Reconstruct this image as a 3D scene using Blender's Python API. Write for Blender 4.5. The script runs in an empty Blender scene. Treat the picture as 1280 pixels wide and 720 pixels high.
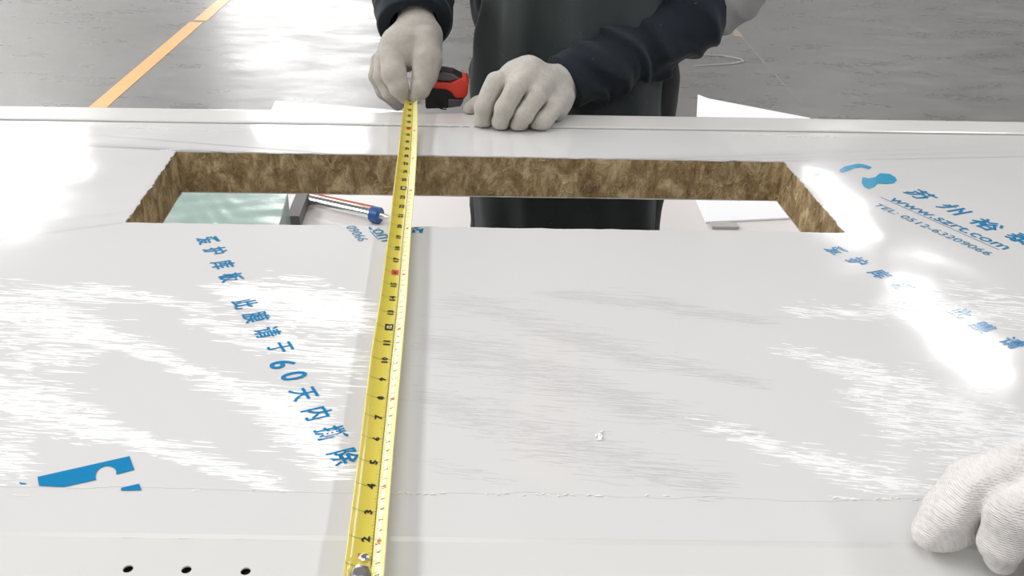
import bpy, math, random
import numpy as np
from mathutils import Vector, Matrix
C = bpy.context.scene.collection
PI = math.pi
# ---------------------------------------------------------------- camera
CAM = (0.0796, -0.3845, 0.4233, 0.05842, 0.51032, 0.03967, 1157.18)
def cam_axes():
    yaw, pitch, roll = CAM[3:6]
    f = np.array([math.sin(yaw)*math.cos(pitch), math.cos(yaw)*math.cos(pitch), -math.sin(pitch)])
    r = np.array([math.cos(yaw), -math.sin(yaw), 0.0]); u = np.cross(r, f)
    return f, r*math.cos(roll)+u*math.sin(roll), u*math.cos(roll)-r*math.sin(roll)
FW, RT, UP = cam_axes(); CP = np.array(CAM[:3]); FL = CAM[6]
cd = bpy.data.cameras.new('camera'); co = bpy.data.objects.new('camera', cd); C.objects.link(co)
cd.sensor_width = 36; cd.lens = FL/1280*36; cd.clip_start = 0.02; cd.clip_end = 100
co.matrix_world = Matrix(((RT[0], UP[0], -FW[0], CP[0]), (RT[1], UP[1], -FW[1], CP[1]), (RT[2], UP[2], -FW[2], CP[2]), (0, 0, 0, 1)))
bpy.context.scene.camera = co
cd.dof.use_dof = False
def ray(px, py): return FW+(px-640)/FL*RT-(py-360)/FL*UP
def Z(px, py, z=0.0):                       # point at height z
    d = ray(px, py); return CP+d*(z-CP[2])/d[2]
def Y(px, py, y):                           # point at depth y
    d = ray(px, py); return CP+d*(y-CP[1])/d[1]
# ---------------------------------------------------------------- world and view
w = bpy.data.worlds.new('world'); bpy.context.scene.world = w; w.use_nodes = True
w.node_tree.nodes['Background'].inputs[0].default_value = (.9, .95, 1, 1)
w.node_tree.nodes['Background'].inputs[1].default_value = 1.0
vs = bpy.context.scene.view_settings
vs.view_transform = 'Standard'; vs.look = 'None'; vs.gamma = 1; vs.use_curve_mapping = False
vs.exposure = 0.36
# hall dimensions
FLOOR = -0.85; CEIL = 6.2; XL, XR, YN, YF = -12.0, 12.0, -8.0, 17.0
def area(name, loc, sx, sy, power, direction, col=(1, 1, 1)):
    l = bpy.data.lights.new(name, 'AREA'); l.shape = 'RECTANGLE'; l.size = sx; l.size_y = sy
    l.energy = power; l.color = col
    o = bpy.data.objects.new(name, l); C.objects.link(o); o.location = loc
    o.rotation_euler = Vector(direction).to_track_quat('-Z', 'Y').to_euler(); return o
RAD = 4*.785                                 # watts per square metre for unit radiance (about pi*pi/pi)
SKY_ROWS_R = [(x0, y0, y1) for x0, y0, y1 in ((6.65, 12.9, 15.9), (6.8, 9.1, 11.8), (6.75, 4.3, 7.8), (6.75, -.2, 3.4), (6.75, -4.8, -1.2))]
SKY_ROWS_L = [(-8.2, y0, y1) for y0, y1 in ((13.2, 16.6), (8.7, 12.2), (4.3, 7.8), (-.2, 3.4), (-4.8, -1.2))]
FILL_MID = [(-1.4, -1.6, 2.2), (-1.4, -6.6, -2.8)]  # unseen overhead fill, added to light the panel from above
LR, LL, LM = 15.0, 11.3, 2.1
def sky_and_fill_light(cx, wd, y0, y1, L):
    a = wd*(y1-y0); area('skylight_and_fill_lamp', (cx, (y0+y1)/2, CEIL-.03), wd, y1-y0, L*PI*a, (0, 0, -1), (1, .988, .978))
for cx, y0, y1 in SKY_ROWS_R: sky_and_fill_light(cx, .46 if cx < 6.7 else .78, y0, y1, LR)
for cx, y0, y1 in SKY_ROWS_L: sky_and_fill_light(cx, 2.4, y0, y1, LL)
for cx, y0, y1 in FILL_MID: sky_and_fill_light(cx, 3.8, y0, y1, LM)  # added fill lamps
HIGH_WIN = [(-4.0, -1.9)]
for x0, x1 in HIGH_WIN:
    area('window_lamp', ((x0+x1)/2, YF-.1, 5.4), x1-x0, 1.2, 9*PI*(x1-x0)*1.2, (0, -1, 0), (1, 1, 1))
area('door_lamp', (-2.9, YF-.1, 1.25), 3.0, 4.2, 2.4*PI*12.6, (0, -1, 0), (1, .99, .98))

random.seed(7); rng = np.random.default_rng(7)
# ---------------------------------------------------------------- helpers
def link(name, me, mat=None, parent=None):
    o = bpy.data.objects.new(name, me); C.objects.link(o)
    if mat is not None:
        if len(me.materials) == 0: me.materials.append(mat)
    if parent is not None: o.parent = parent
    return o
def tag(o, label=None, cat=None, group=None, kind=None):
    if label: o['label'] = label
    if cat: o['category'] = cat
    if group: o['group'] = group
    if kind: o['kind'] = kind
    return o
def empty(name, loc=(0, 0, 0)):
    o = bpy.data.objects.new(name, None); C.objects.link(o); o.location = loc; o.empty_display_size = .05
    return o
class MB:
    def __init__(s): s.v = []; s.f = []
    def poly(s, pts):
        b = len(s.v); s.v += [tuple(p) for p in pts]; s.f.append(tuple(range(b, b+len(pts))))
    def mesh(s, v, f):
        b = len(s.v); s.v += [tuple(p) for p in v]; s.f += [tuple(i+b for i in q) for q in f]
    def prism(s, pts, z0, z1):               # counter-clockwise plan outline
        n = len(pts); b = len(s.v)
        s.v += [(p[0], p[1], z0) for p in pts]+[(p[0], p[1], z1) for p in pts]
        s.f.append(tuple(b+n+i for i in range(n))); s.f.append(tuple(b+n-1-i for i in range(n)))
        for i in range(n): j = (i+1) % n; s.f.append((b+i, b+j, b+n+j, b+n+i))
    def box(s, x0, x1, y0, y1, z0, z1): s.prism([(x0, y0), (x1, y0), (x1, y1), (x0, y1)], z0, z1)
    def tube(s, pts, rad, n=12, cap=True):
        pts = [np.array(p, float) for p in pts]; rr = rad if hasattr(rad, '__len__') else [rad]*len(pts)
        b = len(s.v); prev = None
        for i, p in enumerate(pts):
            t = pts[min(i+1, len(pts)-1)]-pts[max(i-1, 0)]; t = t/np.linalg.norm(t)
            if prev is None:
                a = np.array([0, 0, 1.0]) if abs(t[2]) < .9 else np.array([1.0, 0, 0])
            else: a = prev
            a = a-t*(a@t); a /= np.linalg.norm(a); c = np.cross(t, a); prev = a
            for k in range(n):
                q = 2*PI*k/n; s.v.append(tuple(p+rr[i]*(a*math.cos(q)+c*math.sin(q))))
        for i in range(len(pts)-1):
            for k in range(n):
                s.f.append((b+i*n+k, b+i*n+(k+1) % n, b+(i+1)*n+(k+1) % n, b+(i+1)*n+k))
        if cap:
            s.f.append(tuple(b+n-1-k for k in range(n))); s.f.append(tuple(b+(len(pts)-1)*n+k for k in range(n)))
    def build(s, name, mat, parent=None, smooth=False, bevel=0):
        me = bpy.data.meshes.new(name); me.from_pydata(s.v, [], s.f); me.update()
        if smooth: me.polygons.foreach_set('use_smooth', [True]*len(me.polygons))
        o = link(name, me, mat, parent)
        if bevel:
            m = o.modifiers.new('bevel', 'BEVEL'); m.width = bevel; m.segments = 3; m.limit_method = 'ANGLE'
        return o
# ---------------------------------------------------------------- materials
class NT:
    def __init__(s, name):
        s.m = bpy.data.materials.new(name); s.m.use_nodes = True; s.t = s.m.node_tree
        s.b = s.t.nodes['Principled BSDF']
    def n(s, kind, **kw):
        x = s.t.nodes.new(kind)
        for k, v in kw.items(): setattr(x, k, v)
        return x
    def l(s, a, b): s.t.links.new(a, b)
    def coord(s, scale=(1, 1, 1), rot=(0, 0, 0), loc=(0, 0, 0)):
        c = s.n('ShaderNodeTexCoord'); m = s.n('ShaderNodeMapping')
        m.inputs['Scale'].default_value = scale; m.inputs['Rotation'].default_value = rot; m.inputs['Location'].default_value = loc
        s.l(c.outputs['Object'], m.inputs[0]); return m.outputs[0]
    def noise(s, vec, scale, detail=4, rough=.55, dist=0):
        x = s.n('ShaderNodeTexNoise'); x.inputs['Scale'].default_value = scale; x.inputs['Detail'].default_value = detail
        x.inputs['Roughness'].default_value = rough; x.inputs['Distortion'].default_value = dist
        s.l(vec, x.inputs['Vector']); return x.outputs['Fac']
    def ramp(s, fac, stops):
        x = s.n('ShaderNodeValToRGB'); e = x.color_ramp.elements
        while len(e) < len(stops): e.new(.5)
        for q, (p, c) in zip(e, stops): q.position = p; q.color = (c, c, c, 1) if not hasattr(c, '__len__') else (*c, 1)
        s.l(fac, x.inputs[0]); return x.outputs[0]
    def mix(s, fac, a, b):
        x = s.n('ShaderNodeMix', data_type='RGBA')
        for i, v in ((0, fac), (6, a), (7, b)):
            if hasattr(v, 'is_linked') or hasattr(v, 'links'): s.l(v, x.inputs[i])
            else: x.inputs[i].default_value = v if i == 0 else (*v, 1)
        return x.outputs[2]
    def math(s, op, a, b=0.0):
        x = s.n('ShaderNodeMath', operation=op)
        for i, v in enumerate((a, b)):
            if hasattr(v, 'links'): s.l(v, x.inputs[i])
            else: x.inputs[i].default_value = v
        return x.outputs[0]
    def bump(s, h, dist, strength=1.0, prev=None):
        x = s.n('ShaderNodeBump'); x.inputs['Distance'].default_value = dist; x.inputs['Strength'].default_value = strength
        s.l(h, x.inputs['Height'])
        if prev is not None: s.l(prev, x.inputs['Normal'])
        return x.outputs[0]
    def set(s, **kw):
        for k, v in kw.items():
            k = {'col': 'Base Color', 'rough': 'Roughness', 'metal': 'Metallic', 'spec': 'Specular IOR Level', 'normal': 'Normal', 'coat': 'Coat Weight', 'coatr': 'Coat Roughness',
                 'ec': 'Emission Color', 'es': 'Emission Strength', 'sheen': 'Sheen Weight', 'trans': 'Transmission Weight', 'ior': 'IOR'}[k]
            if hasattr(v, 'links'): s.l(v, s.b.inputs[k])
            else: s.b.inputs[k].default_value = (*v, 1) if hasattr(v, '__len__') else v
        return s
def simple(name, col, rough=.5, metal=0, **kw): return NT(name).set(col=col, rough=rough, metal=metal, **kw).m
def m_concrete():
    t = NT('concrete'); v = t.coord(); a = t.noise(v, .9, 6, .62); b = t.noise(t.coord((1, 2.2, 1)), 3.2, 5, .6); d = t.noise(v, 30, 4, .6)
    c = t.ramp(a, [(.3, (.13, .127, .124)), (.7, (.21, .206, .202))]); c2 = t.ramp(b, [(.35, (.105, .10, .097)), (.65, (.20, .196, .192))])
    c = t.mix(.5, c, c2)
    spots = t.ramp(t.noise(t.coord((1, .8, 1), loc=(3, 7, 0)), 7, 3, .5), [(.68, 0), (.76, .35)])
    c = t.mix(spots, c, (.10, .095, .09))
    r = t.ramp(b, [(.3, .22), (.7, .42)])
    return t.set(col=c, rough=r, spec=.6, normal=t.bump(t.math('ADD', a, t.math('MULTIPLY', d, .2)), .01, .25)).m
def m_sheet(name, base, rough):
    t = NT(name); v = t.coord(); a = t.noise(v, 3.0, 3, .5)
    c = t.mix(a, tuple(x*.975 for x in base), tuple(min(1, x*1.02) for x in base))
    scr = t.noise(t.coord((60, 3, 1), rot=(0, 0, .5)), 4, 2, .5)
    s2 = t.ramp(scr, [(.70, 0), (.74, .5)])
    patch = t.ramp(t.noise(t.coord(loc=(4, 1, 0)), 4, 2, .5), [(.5, 0), (.62, 1)])
    s2 = t.math('MULTIPLY', s2, patch)
    r = t.math('ADD', rough, t.math('MULTIPLY', s2, .12))
    h = t.noise(v, 6.5, 1.5, .4)
    return t.set(col=c, rough=r, normal=t.bump(h, .0022, 1.0), spec=.5).m
def m_wool():
    t = NT('rock_wool'); v = t.coord((1, 1, 1)); a = t.noise(t.coord((1, 1, .6)), 45, 7, .72, .5); b = t.noise(t.coord((1, 1, .45), rot=(0, .5, .3)), 150, 4, .7, 1); e = t.noise(v, 12, 3, .6)
    c = t.ramp(a, [(.32, (.15, .10, .05)), (.5, (.42, .30, .155)), (.64, (.78, .62, .38))])
    c = t.mix(t.ramp(b, [(.55, 0), (.68, .6)]), c, (.78, .62, .36)); c = t.mix(t.ramp(e, [(.45, 0), (.7, .45)]), c, (.19, .14, .09))
    return t.set(col=c, rough=.95, spec=.15, normal=t.bump(b, .004, .8, t.bump(a, .006, .7))).m
def m_glove(name, col, dirt, k=2.3):
    t = NT(name); v = t.coord()
    w1 = t.n('ShaderNodeTexWave', wave_type='BANDS', bands_direction='DIAGONAL'); w1.inputs['Scale'].default_value = 110*k; w1.inputs['Distortion'].default_value = 1.6; w1.inputs['Detail'].default_value = 2; w1.inputs['Detail Scale'].default_value = 1.2
    t.l(t.coord((1, .6, .5), rot=(.3, .2, .5)), w1.inputs['Vector'])
    w2 = t.n('ShaderNodeTexWave', wave_type='BANDS', bands_direction='Z'); w2.inputs['Scale'].default_value = 140*k; w2.inputs['Distortion'].default_value = 2.2; w2.inputs['Detail'].default_value = 2
    t.l(v, w2.inputs['Vector'])
    fz = t.noise(v, 900, 3, .6); big = t.noise(v, 22, 5, .6)
    knit = t.math('MULTIPLY', w1.outputs['Fac'], w2.outputs['Fac'])
    c = t.mix(t.ramp(big, [(.40, 0), (.66, dirt)]), col, tuple(x*.55 for x in col))
    c = t.mix(t.ramp(t.noise(v, 190, 3, .6), [(.42, 0), (.68, .27)]), c, tuple(x*.5 for x in col))
    c = t.mix(t.math('MULTIPLY', t.math('SUBTRACT', 1.0, knit), .30), c, tuple(x*.5 for x in col))
    h = t.math('ADD', knit, t.math('MULTIPLY', fz, .5))
    return t.set(col=c, rough=.95, spec=.1, sheen=.25, normal=t.bump(h, .0009, .75)).m
def m_cloth(name, a, b, sc=40, rough=.85, bd=.0015):
    t = NT(name); v = t.coord(); n1 = t.noise(v, 6, 4, .6); n2 = t.noise(v, sc, 4, .65); n3 = t.noise(v, 700, 2, .5)
    c = t.mix(n1, a, b)
    fl = t.ramp(t.noise(v, 160, 2, .5), [(.74, 0), (.78, .25)]); c = t.mix(fl, c, (.35, .36, .38))
    return t.set(col=c, rough=rough, spec=.25, sheen=.12, normal=t.bump(n3, .0005, .4, t.bump(n2, bd, .6))).m
def m_flat(name, a, b, scale, rough): 
    t = NT(name); return t.set(col=t.mix(t.noise(t.coord(), scale, 4, .6), a, b), rough=rough, normal=t.bump(t.noise(t.coord(), scale*6, 3), .001, .3)).m
M = dict(
 concrete=m_concrete(), sheet=m_sheet('painted_steel', (.67, .665, .662), .11), film=m_sheet('milky_film', (.67, .664, .662), .085),
 lip=m_sheet('painted_steel_edge', (.67, .665, .65), .2), wool=m_wool(),
 glove=m_glove('knitted_glove', (.72, .68, .62), .4), glove_dark=m_glove('knitted_glove_grey', (.66, .61, .555), .5), glove_white=m_glove('white_knitted_glove', (.92, .89, .87), .22, 1.5),
 jacket=m_cloth('navy_cloth', (.006, .010, .016), (.014, .021, .031)), apron=m_cloth('charcoal_apron', (.030, .038, .039), (.056, .068, .068), 25),
 trouser=m_cloth('black_cloth', (.012, .013, .015), (.02, .02, .023)), skin=m_flat('skin', (.55, .35, .26), (.60, .40, .30), 20, .55), hair=m_flat('hair', (.012, .01, .009), (.03, .025, .02), 60, .6),
 shoe=simple('shoe_leather', (.02, .02, .02), .5), ink=simple('blue_ink', (.005, .215, .46), .09), ink2=simple('pale_blue_ink', (.035, .225, .40), .09),
 yellow=NT('tape_yellow').set(col=(.66, .55, .085), rough=.25, coat=.4, coatr=.1).m, yellow_sheen=NT('tape_yellow_sheen').set(col=(.86, .82, .34), rough=.2, coat=.6, coatr=.1).m,
 black=simple('black_print', (.02, .02, .015), .4), redp=simple('red_print', (.55, .06, .03), .4), cream=simple('cream_print', (.85, .78, .45), .4),
 red=NT('red_plastic').set(col=(.80, .035, .012), rough=.3, coat=.3).m, rubber=simple('black_rubber', (.012, .012, .013), .55), grey_pl=simple('grey_plastic', (.11, .10, .11), .35),
 chrome=simple('chrome', (.9, .9, .9), .12, 1), steel=simple('zinc_steel', (.72, .70, .70), .25, 1), copper=simple('copper', (.72, .30, .22), .3, 1), blue_pl=simple('blue_plastic', (.02, .09, .30), .35),
 green=m_flat('green_wrap', (.25, .38, .34), (.42, .52, .48), 14, .22), white=m_flat('white_panel', (.70, .665, .65), (.76, .73, .715), 4, .35), paper=simple('white_paper', (.93, .93, .95), .6),
 dark=simple('dark_gap', (.06, .055, .055), .7), orange=m_flat('orange_paint', (.80, .36, .09), (.88, .47, .17), 5, .35),
 wall=m_flat('wall_paint', (.62, .62, .61), (.70, .70, .69), 2, .8), roof=m_flat('roof_metal', (.42, .43, .44), (.5, .5, .5), 2, .6),
 glass=NT('lit_pane').set(col=(.9, .9, .9), rough=.3, ec=(1, 1, 1), es=1.5).m, frame=simple('grey_frame', (.3, .31, .32), .5), timber=m_flat('timber', (.35, .23, .12), (.5, .34, .19), 12, .7),
 pencil=simple('scuff', (.62, .61, .60), .4), crumb=simple('white_crumb', (.9, .9, .88), .6))
# ================================================================ SETTING
def struct(o): o['kind'] = 'structure'; return o
b = MB(); b.box(XL, XR, YN, YF, FLOOR-.1, FLOOR); floor = struct(b.build('floor', M['concrete']))
b = MB(); p0, p1 = Z(115, 131, FLOOR), Z(270, 0, FLOOR); q0, q1 = Z(137, 131, FLOOR), Z(287, 0, FLOOR)
BK = float(Z(250, 27, FLOOR)[1])
def ext(a, c, y): t = (y-a[1])/(c[1]-a[1]); return a[0]+(c[0]-a[0])*t
b.prism([(ext(p0, p1, -2), -2), (ext(p0, p1, -2)+.07, -2), (ext(p0, p1, BK-.02)+.072, BK-.02), (ext(p0, p1, BK-.02), BK-.02)], FLOOR+.0002, FLOOR+.0015)
b.prism([(ext(p0, p1, BK+.02)+.01, BK+.02), (ext(p0, p1, BK+.02)+.082, BK+.02), (ext(p0, p1, 15)+.075, 15), (ext(p0, p1, 15), 15)], FLOOR+.0002, FLOOR+.0015)
b.build('painted_line', M['orange'], floor)
b = MB(); a, c = Z(893, 8, FLOOR), Z(1000, 128, FLOOR)
b.prism([(a[0]-.006, a[1]), (c[0]-.006, c[1]), (c[0]+.006, c[1]), (a[0]+.006, a[1])], FLOOR+.0002, FLOOR+.001); b.build('floor_joint', simple('joint_grey', (.23,.225,.22), .5), floor)
b = MB(); a, c = Z(909, 27, FLOOR), Z(925, 46, FLOOR)
b.prism([(a[0]-.03, a[1]), (c[0]-.03, c[1]), (c[0]+.02, c[1]), (a[0]+.02, a[1])], FLOOR+.0003, FLOOR+.0012); b.build('worn_paint_patch', m_flat('worn_orange', (.30, .25, .21), (.34, .27, .21), 9, .5), floor)
b = MB()
for pts in ([(868, 68), (905, 70), (926, 74), (929, 77), (915, 80), (868, 83)],):
    ps = [Z(x, y, FLOOR+.002) for x, y in pts]; b.tube(ps, .006, 8)
b.build('pale_floor_glint', simple('glint_grey', (.33,.325,.32), .3), floor)  # small reflection on the floor, built as a pale tube
b = MB(); b.box(XL, XR, YN, YF, CEIL, CEIL+.1); ceil = struct(b.build('ceiling', M['roof']))
for nm, bx in (('wall_left', (XL-.1, XL, YN, YF)), ('wall_right', (XR, XR+.1, YN, YF)), ('wall_back', (XL, XR, YF, YF+.1)), ('wall_front', (XL, XR, YN-.1, YN))):
    b = MB(); b.box(*bx, FLOOR, CEIL); struct(b.build(nm, M['wall']))
k = 0
def win(x0, x1, z0, z1):
    global k; k += 1
    b = MB(); b.box(x0, x1, YF-.06, YF-.02, z0, z1); o = struct(b.build('window_%d' % k, M['glass']))
    for g in ((x0-.06, x0, z0-.06, z1+.06), (x1, x1+.06, z0-.06, z1+.06), (x0, x1, z0-.06, z0), (x0, x1, z1, z1+.06)):
        b = MB(); b.box(g[0], g[1], YF-.09, YF-.01, g[2], g[3]); b.build('window_frame', M['frame'], o)
for x0, x1 in HIGH_WIN: win(x0, x1, 4.8, 6.0)
b = MB(); b.box(-4.4, -1.4, YF-.06, YF-.02, FLOOR, 3.35); d1 = struct(b.build('door_1', M['glass']))
for g in ((-4.5, -4.4, FLOOR, 3.45), (-1.4, -1.3, FLOOR, 3.45), (-4.4, -1.4, 3.35, 3.45)):
    b = MB(); b.box(g[0], g[1], YF-.1, YF-.01, g[2], g[3]); b.build('door_frame', M['frame'], d1)
for cx, wd, rows in ((6.75, .84, [r[1:] for r in SKY_ROWS_R]), (-8.2, 2.4, [r[1:] for r in SKY_ROWS_L]), (-1.4, 3.8, [r[1:] for r in FILL_MID])):
    for y0, y1 in rows:
        b = MB()
        for bx in ((cx-wd/2-.06, cx-wd/2, y0, y1), (cx+wd/2, cx+wd/2+.06, y0, y1), (cx-wd/2, cx+wd/2, y0-.06, y0), (cx-wd/2, cx+wd/2, y1, y1+.06)): b.box(*bx, CEIL-.05, CEIL)
        b.build('skylight_and_fill_frame', M['frame'], ceil)  # the middle pair only frames the added fill lamps
# ================================================================ SANDWICH PANEL
T = .055; PX0, PX1 = -1.25, 1.6
def ln(a, c):                                # line through two pixel points on the panel, as y(x)
    P, Q = Z(*a), Z(*c); s = (Q[1]-P[1])/(Q[0]-P[0]); return lambda x: P[1]+s*(x-P[0])
yf = ln((0, 130.5), (1280, 152)); yg = ln((0, 150), (1280, 169)); yb = ln((0, 663.5), (1150, 679)); ye = lambda x: yb(x)-.049
fe = ln((170, 613), (1130, 624))
HNL, HNR, HFR, HFL = [Z(*q) for q in ((157, 278), (1057, 291), (980, 202), (220, 189))]
panel = empty('sandwich_panel', (.1, .4, 0))
tag(panel, 'long pale grey insulated metal panel with rectangular cut-out, lying flat across the trestles', 'panel')
PO = (.1, .4, 0)
def pbuild(b, name, mat, par=None, **k):
    o = b.build(name, mat, par or panel, **k)
    if par is None: o.location = (-PO[0], -PO[1], 0)
    return o
def subdiv(p, q, n): return [p+(q-p)*i/n for i in range(n+1)]
def sheet_with_hole(b, y0, y1, z0, z1, jag=0):
    # outer quad and hole quad joined ring-wise, jagged saw-cut rim
    O = [np.array([PX0, y0(PX0), 0]), np.array([PX1, y0(PX1), 0]), np.array([PX1, y1(PX1), 0]), np.array([PX0, y1(PX0), 0])]
    H = [HNL, HNR, HFR, HFL]; n = 60
    for i in range(4):
        j = (i+1) % 4; A = subdiv(O[i], O[j], n); B = subdiv(H[i], H[j], n)
        B = [np.array([p[0]+rng.normal()*jag, p[1]+rng.normal()*jag, 0]) if 0 < q < n else p for q, p in enumerate(B)]
        st = len(b.v)
        for z in (z0, z1):
            for p in A: b.v.append((p[0], p[1], z))
            for p in B: b.v.append((p[0], p[1], z))
        N = n+1
        for q in range(n):
            b.f.append((st+2*N+q, st+2*N+q+1, st+3*N+q+1, st+3*N+q))     # top
            b.f.append((st+q+1, st+q, st+N+q, st+N+q+1))                 # bottom
            b.f.append((st+3*N+q, st+3*N+q+1, st+N+q+1, st+N+q))         # hole rim
            b.f.append((st+q, st+q+1, st+2*N+q+1, st+2*N+q))             # outer rim
b = MB(); sheet_with_hole(b, yb, lambda x: yg(x)-.0018, -.0012, 0, .0007); pbuild(b, 'top_sheet', M['sheet'])
b = MB(); sheet_with_hole(b, ye, yf, -T, -T+.0012, .0003); pbuild(b, 'bottom_sheet', M['sheet'])
# rock wool core: outer block with hole, fibrous rough inner walls
b = MB(); sheet_with_hole(b, lambda x: yb(x)+.004, lambda x: yg(x)-.004, -T+.0013, -.0013, 0); pbuild(b, 'core_body', M['wool'])
def lump(p, k1=40, k2=95):
    return .5*math.sin(k1*p[0]+3*math.sin(k1*.7*p[2]+1))*math.sin(k1*1.3*p[2]+2*math.sin(23*p[0]+17*p[1]))+.35*math.sin(k2*p[0]+4*math.sin(61*p[1]+70*p[2]))*math.sin(k2*p[2]+k2*p[1])+.5*rng.normal()*.5
b = MB(); HC = sum((HNL, HNR, HFR, HFL))/4
for P, Q in ((HNL, HNR), (HNR, HFR), (HFR, HFL), (HFL, HNL)):
    L = np.linalg.norm(Q-P); n = int(L/.003); m = 18; d = (Q-P)/L; nr = np.array([-d[1], d[0], 0])   # towards the opening
    st = len(b.v)
    for i in range(n+1):
        for j in range(m+1):
            p = P+(Q-P)*i/n; z = -.0011+(-T+.0022)*j/m; edge = min(1, 3*j/m, 3*(m-j)/m)
            o = (-.0012+edge*.0034*(lump((p[0], p[1], z))-.1)) if 0 < i < n else -.001
            b.v.append(tuple(p+nr*o+np.array([0, 0, z])))
    for i in range(n):
        for j in range(m):
            a = st+i*(m+1)+j; b.f.append((a, a+1, a+m+2, a+m+1))
pbuild(b, 'rock_wool_core', M['wool'], smooth=True)['label'] = 'brown fibrous mineral wool core'
# loose tufts on the far cut face
b = MB()
for i in range(90):
    t = random.random(); u = random.random()
    if u < .72: P = HFL+(HFR-HFL)*t; nr = (0, -1)
    elif u < .86: P = HNR+(HFR-HNR)*t; nr = (-1, 0)
    else: P = HNL+(HFL-HNL)*t; nr = (1, 0)
    z = -random.uniform(.004, T-.004); p = np.array([P[0]+nr[0]*.0008, P[1]+nr[1]*.0008, z]); pts = [p]; an = random.uniform(0, 6.28)
    tx = (nr[1], -nr[0])
    for s in range(4):
        an += random.uniform(-.7, .7); l = random.uniform(.001, .0026)
        pts.append(pts[-1]+np.array([tx[0]*math.cos(an)*l+nr[0]*.0006, tx[1]*math.cos(an)*l+nr[1]*.0006, math.sin(an)*l]))
    if min(q[2] for q in pts) < -T+.002 or max(q[2] for q in pts) > -.002: continue
    b.tube(pts, random.uniform(.0002, .0005), 4)
o = pbuild(b, 'loose_wool_fibres', m_flat('straw_fibre', (.42, .32, .17), (.62, .50, .30), 80, .9)); o['kind'] = 'stuff'
# near folded lip with drilled holes
b = MB(); n = 40
def lipz(t): return -.0016
xs = [PX0+(PX1-PX0)*i/n for i in range(n+1)]
def rail(prof, yline, mat, name, sm=False):            # profile (dy, z) swept along x beside a line
    b = MB(); m = len(prof)
    for x in xs:
        for dy, z in prof: b.v.append((x, yline(x)+dy, z))
    for i in range(n):
        for j in range(m): a = i*m+j; c = i*m+(j+1) % m; b.f.append((a, c, c+m, a+m))
    b.f.append(tuple(range(m))[::-1]); b.f.append(tuple(n*m+j for j in range(m)))
    return pbuild(b, name, mat, smooth=sm)
# lip: rounded step down from the sheet
rail([(.0002, 0), (-.0034, -.00118), (-.0034, -.0022), (.0002, -.0022)], yb, M['lip'], 'folded_edge_bead')
LB = [(PX0, ye), (PX1, ye)]
hol = [Z(*q, -.0012) for q in ((160, 711), (233, 712), (307, 714))]
# plate with circular holes, built as strips
b = MB(); R = .0030; segs = []
xc = PX0
def strip(x0, x1):
    b.prism([(x0, ye(x0)), (x1, ye(x1)), (x1, yb(x1)-.0034), (x0, yb(x0)-.0034)], -.0024, -.0012)
for h in hol:
    a0, a1 = h[0]-.012, h[0]+.012; strip(xc, a0); xc = a1
    O = []; I = []; N = 32; y0, y1 = ye(h[0]), yb(h[0])-.0034
    st = len(b.v)
    for i in range(N):
        q = 2*PI*i/N; c, s = math.cos(q), math.sin(q)
        tx = (.012/abs(c)) if abs(c) > 1e-6 else 9; ty = ((y1-h[1])/s if s > 1e-6 else ((y0-h[1])/s if s < -1e-6 else 9)); t = min(tx, ty)
        for z in (-.0024, -.0012): b.v.append((h[0]+c*t, h[1]+s*t, z)); b.v.append((h[0]+c*R, h[1]+s*R, z))
    for i in range(N):
        a = st+4*i; c = st+4*((i+1) % N); b.f.append((a+2, c+2, c+3, a+3)[::-1]); b.f.append((a+1, c+1, c+3, a+3)); b.f.append((a, c, c+1, a+1))
    # corners of the rectangular opening
    for sx, yy in ((-1, y0), (1, y0), (1, y1), (-1, y1)):
        ang = math.atan2(yy-h[1], sx*.012) % (2*PI); i = int(ang/(2*PI/N)); j = (i+1) % N
        va, vb = b.v[st+4*i+2], b.v[st+4*j+2]; b.poly([va, (h[0]+sx*.012, yy, -.0012), vb])
strip(xc, PX1); pbuild(b, 'drilled_edge_strip', M['lip'])
b = MB(); b.prism([(PX0, ye(PX0)+.001), (PX1, ye(PX1)+.001), (PX1, yb(PX1)+.003), (PX0, yb(PX0)+.003)], -T+.0013, -.0065); pbuild(b, 'edge_channel', M['dark'])
b = MB(); b.prism([(PX0, ye(PX0)-.0012), (PX1, ye(PX1)-.0012), (PX1, ye(PX1)), (PX0, ye(PX0))], -T, -.0012); pbuild(b, 'front_edge_plate', M['lip'])
# far flange rail beyond a narrow groove
rail([(.0016, .0002), (.0022, .0012), (.006, .0016), (.050, .0016), (.0545, .0008), (.0555, -.001), (.0555, -T), (.0016, -T)], yg, M['lip'], 'joint_flange')
b = MB(); b.prism([(PX0, yg(PX0)-.0017), (PX1, yg(PX1)-.0017), (PX1, yg(PX1)+.0015), (PX0, yg(PX0)+.0015)], -.008, -.0025); pbuild(b, 'joint_groove', M['dark'])
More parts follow.
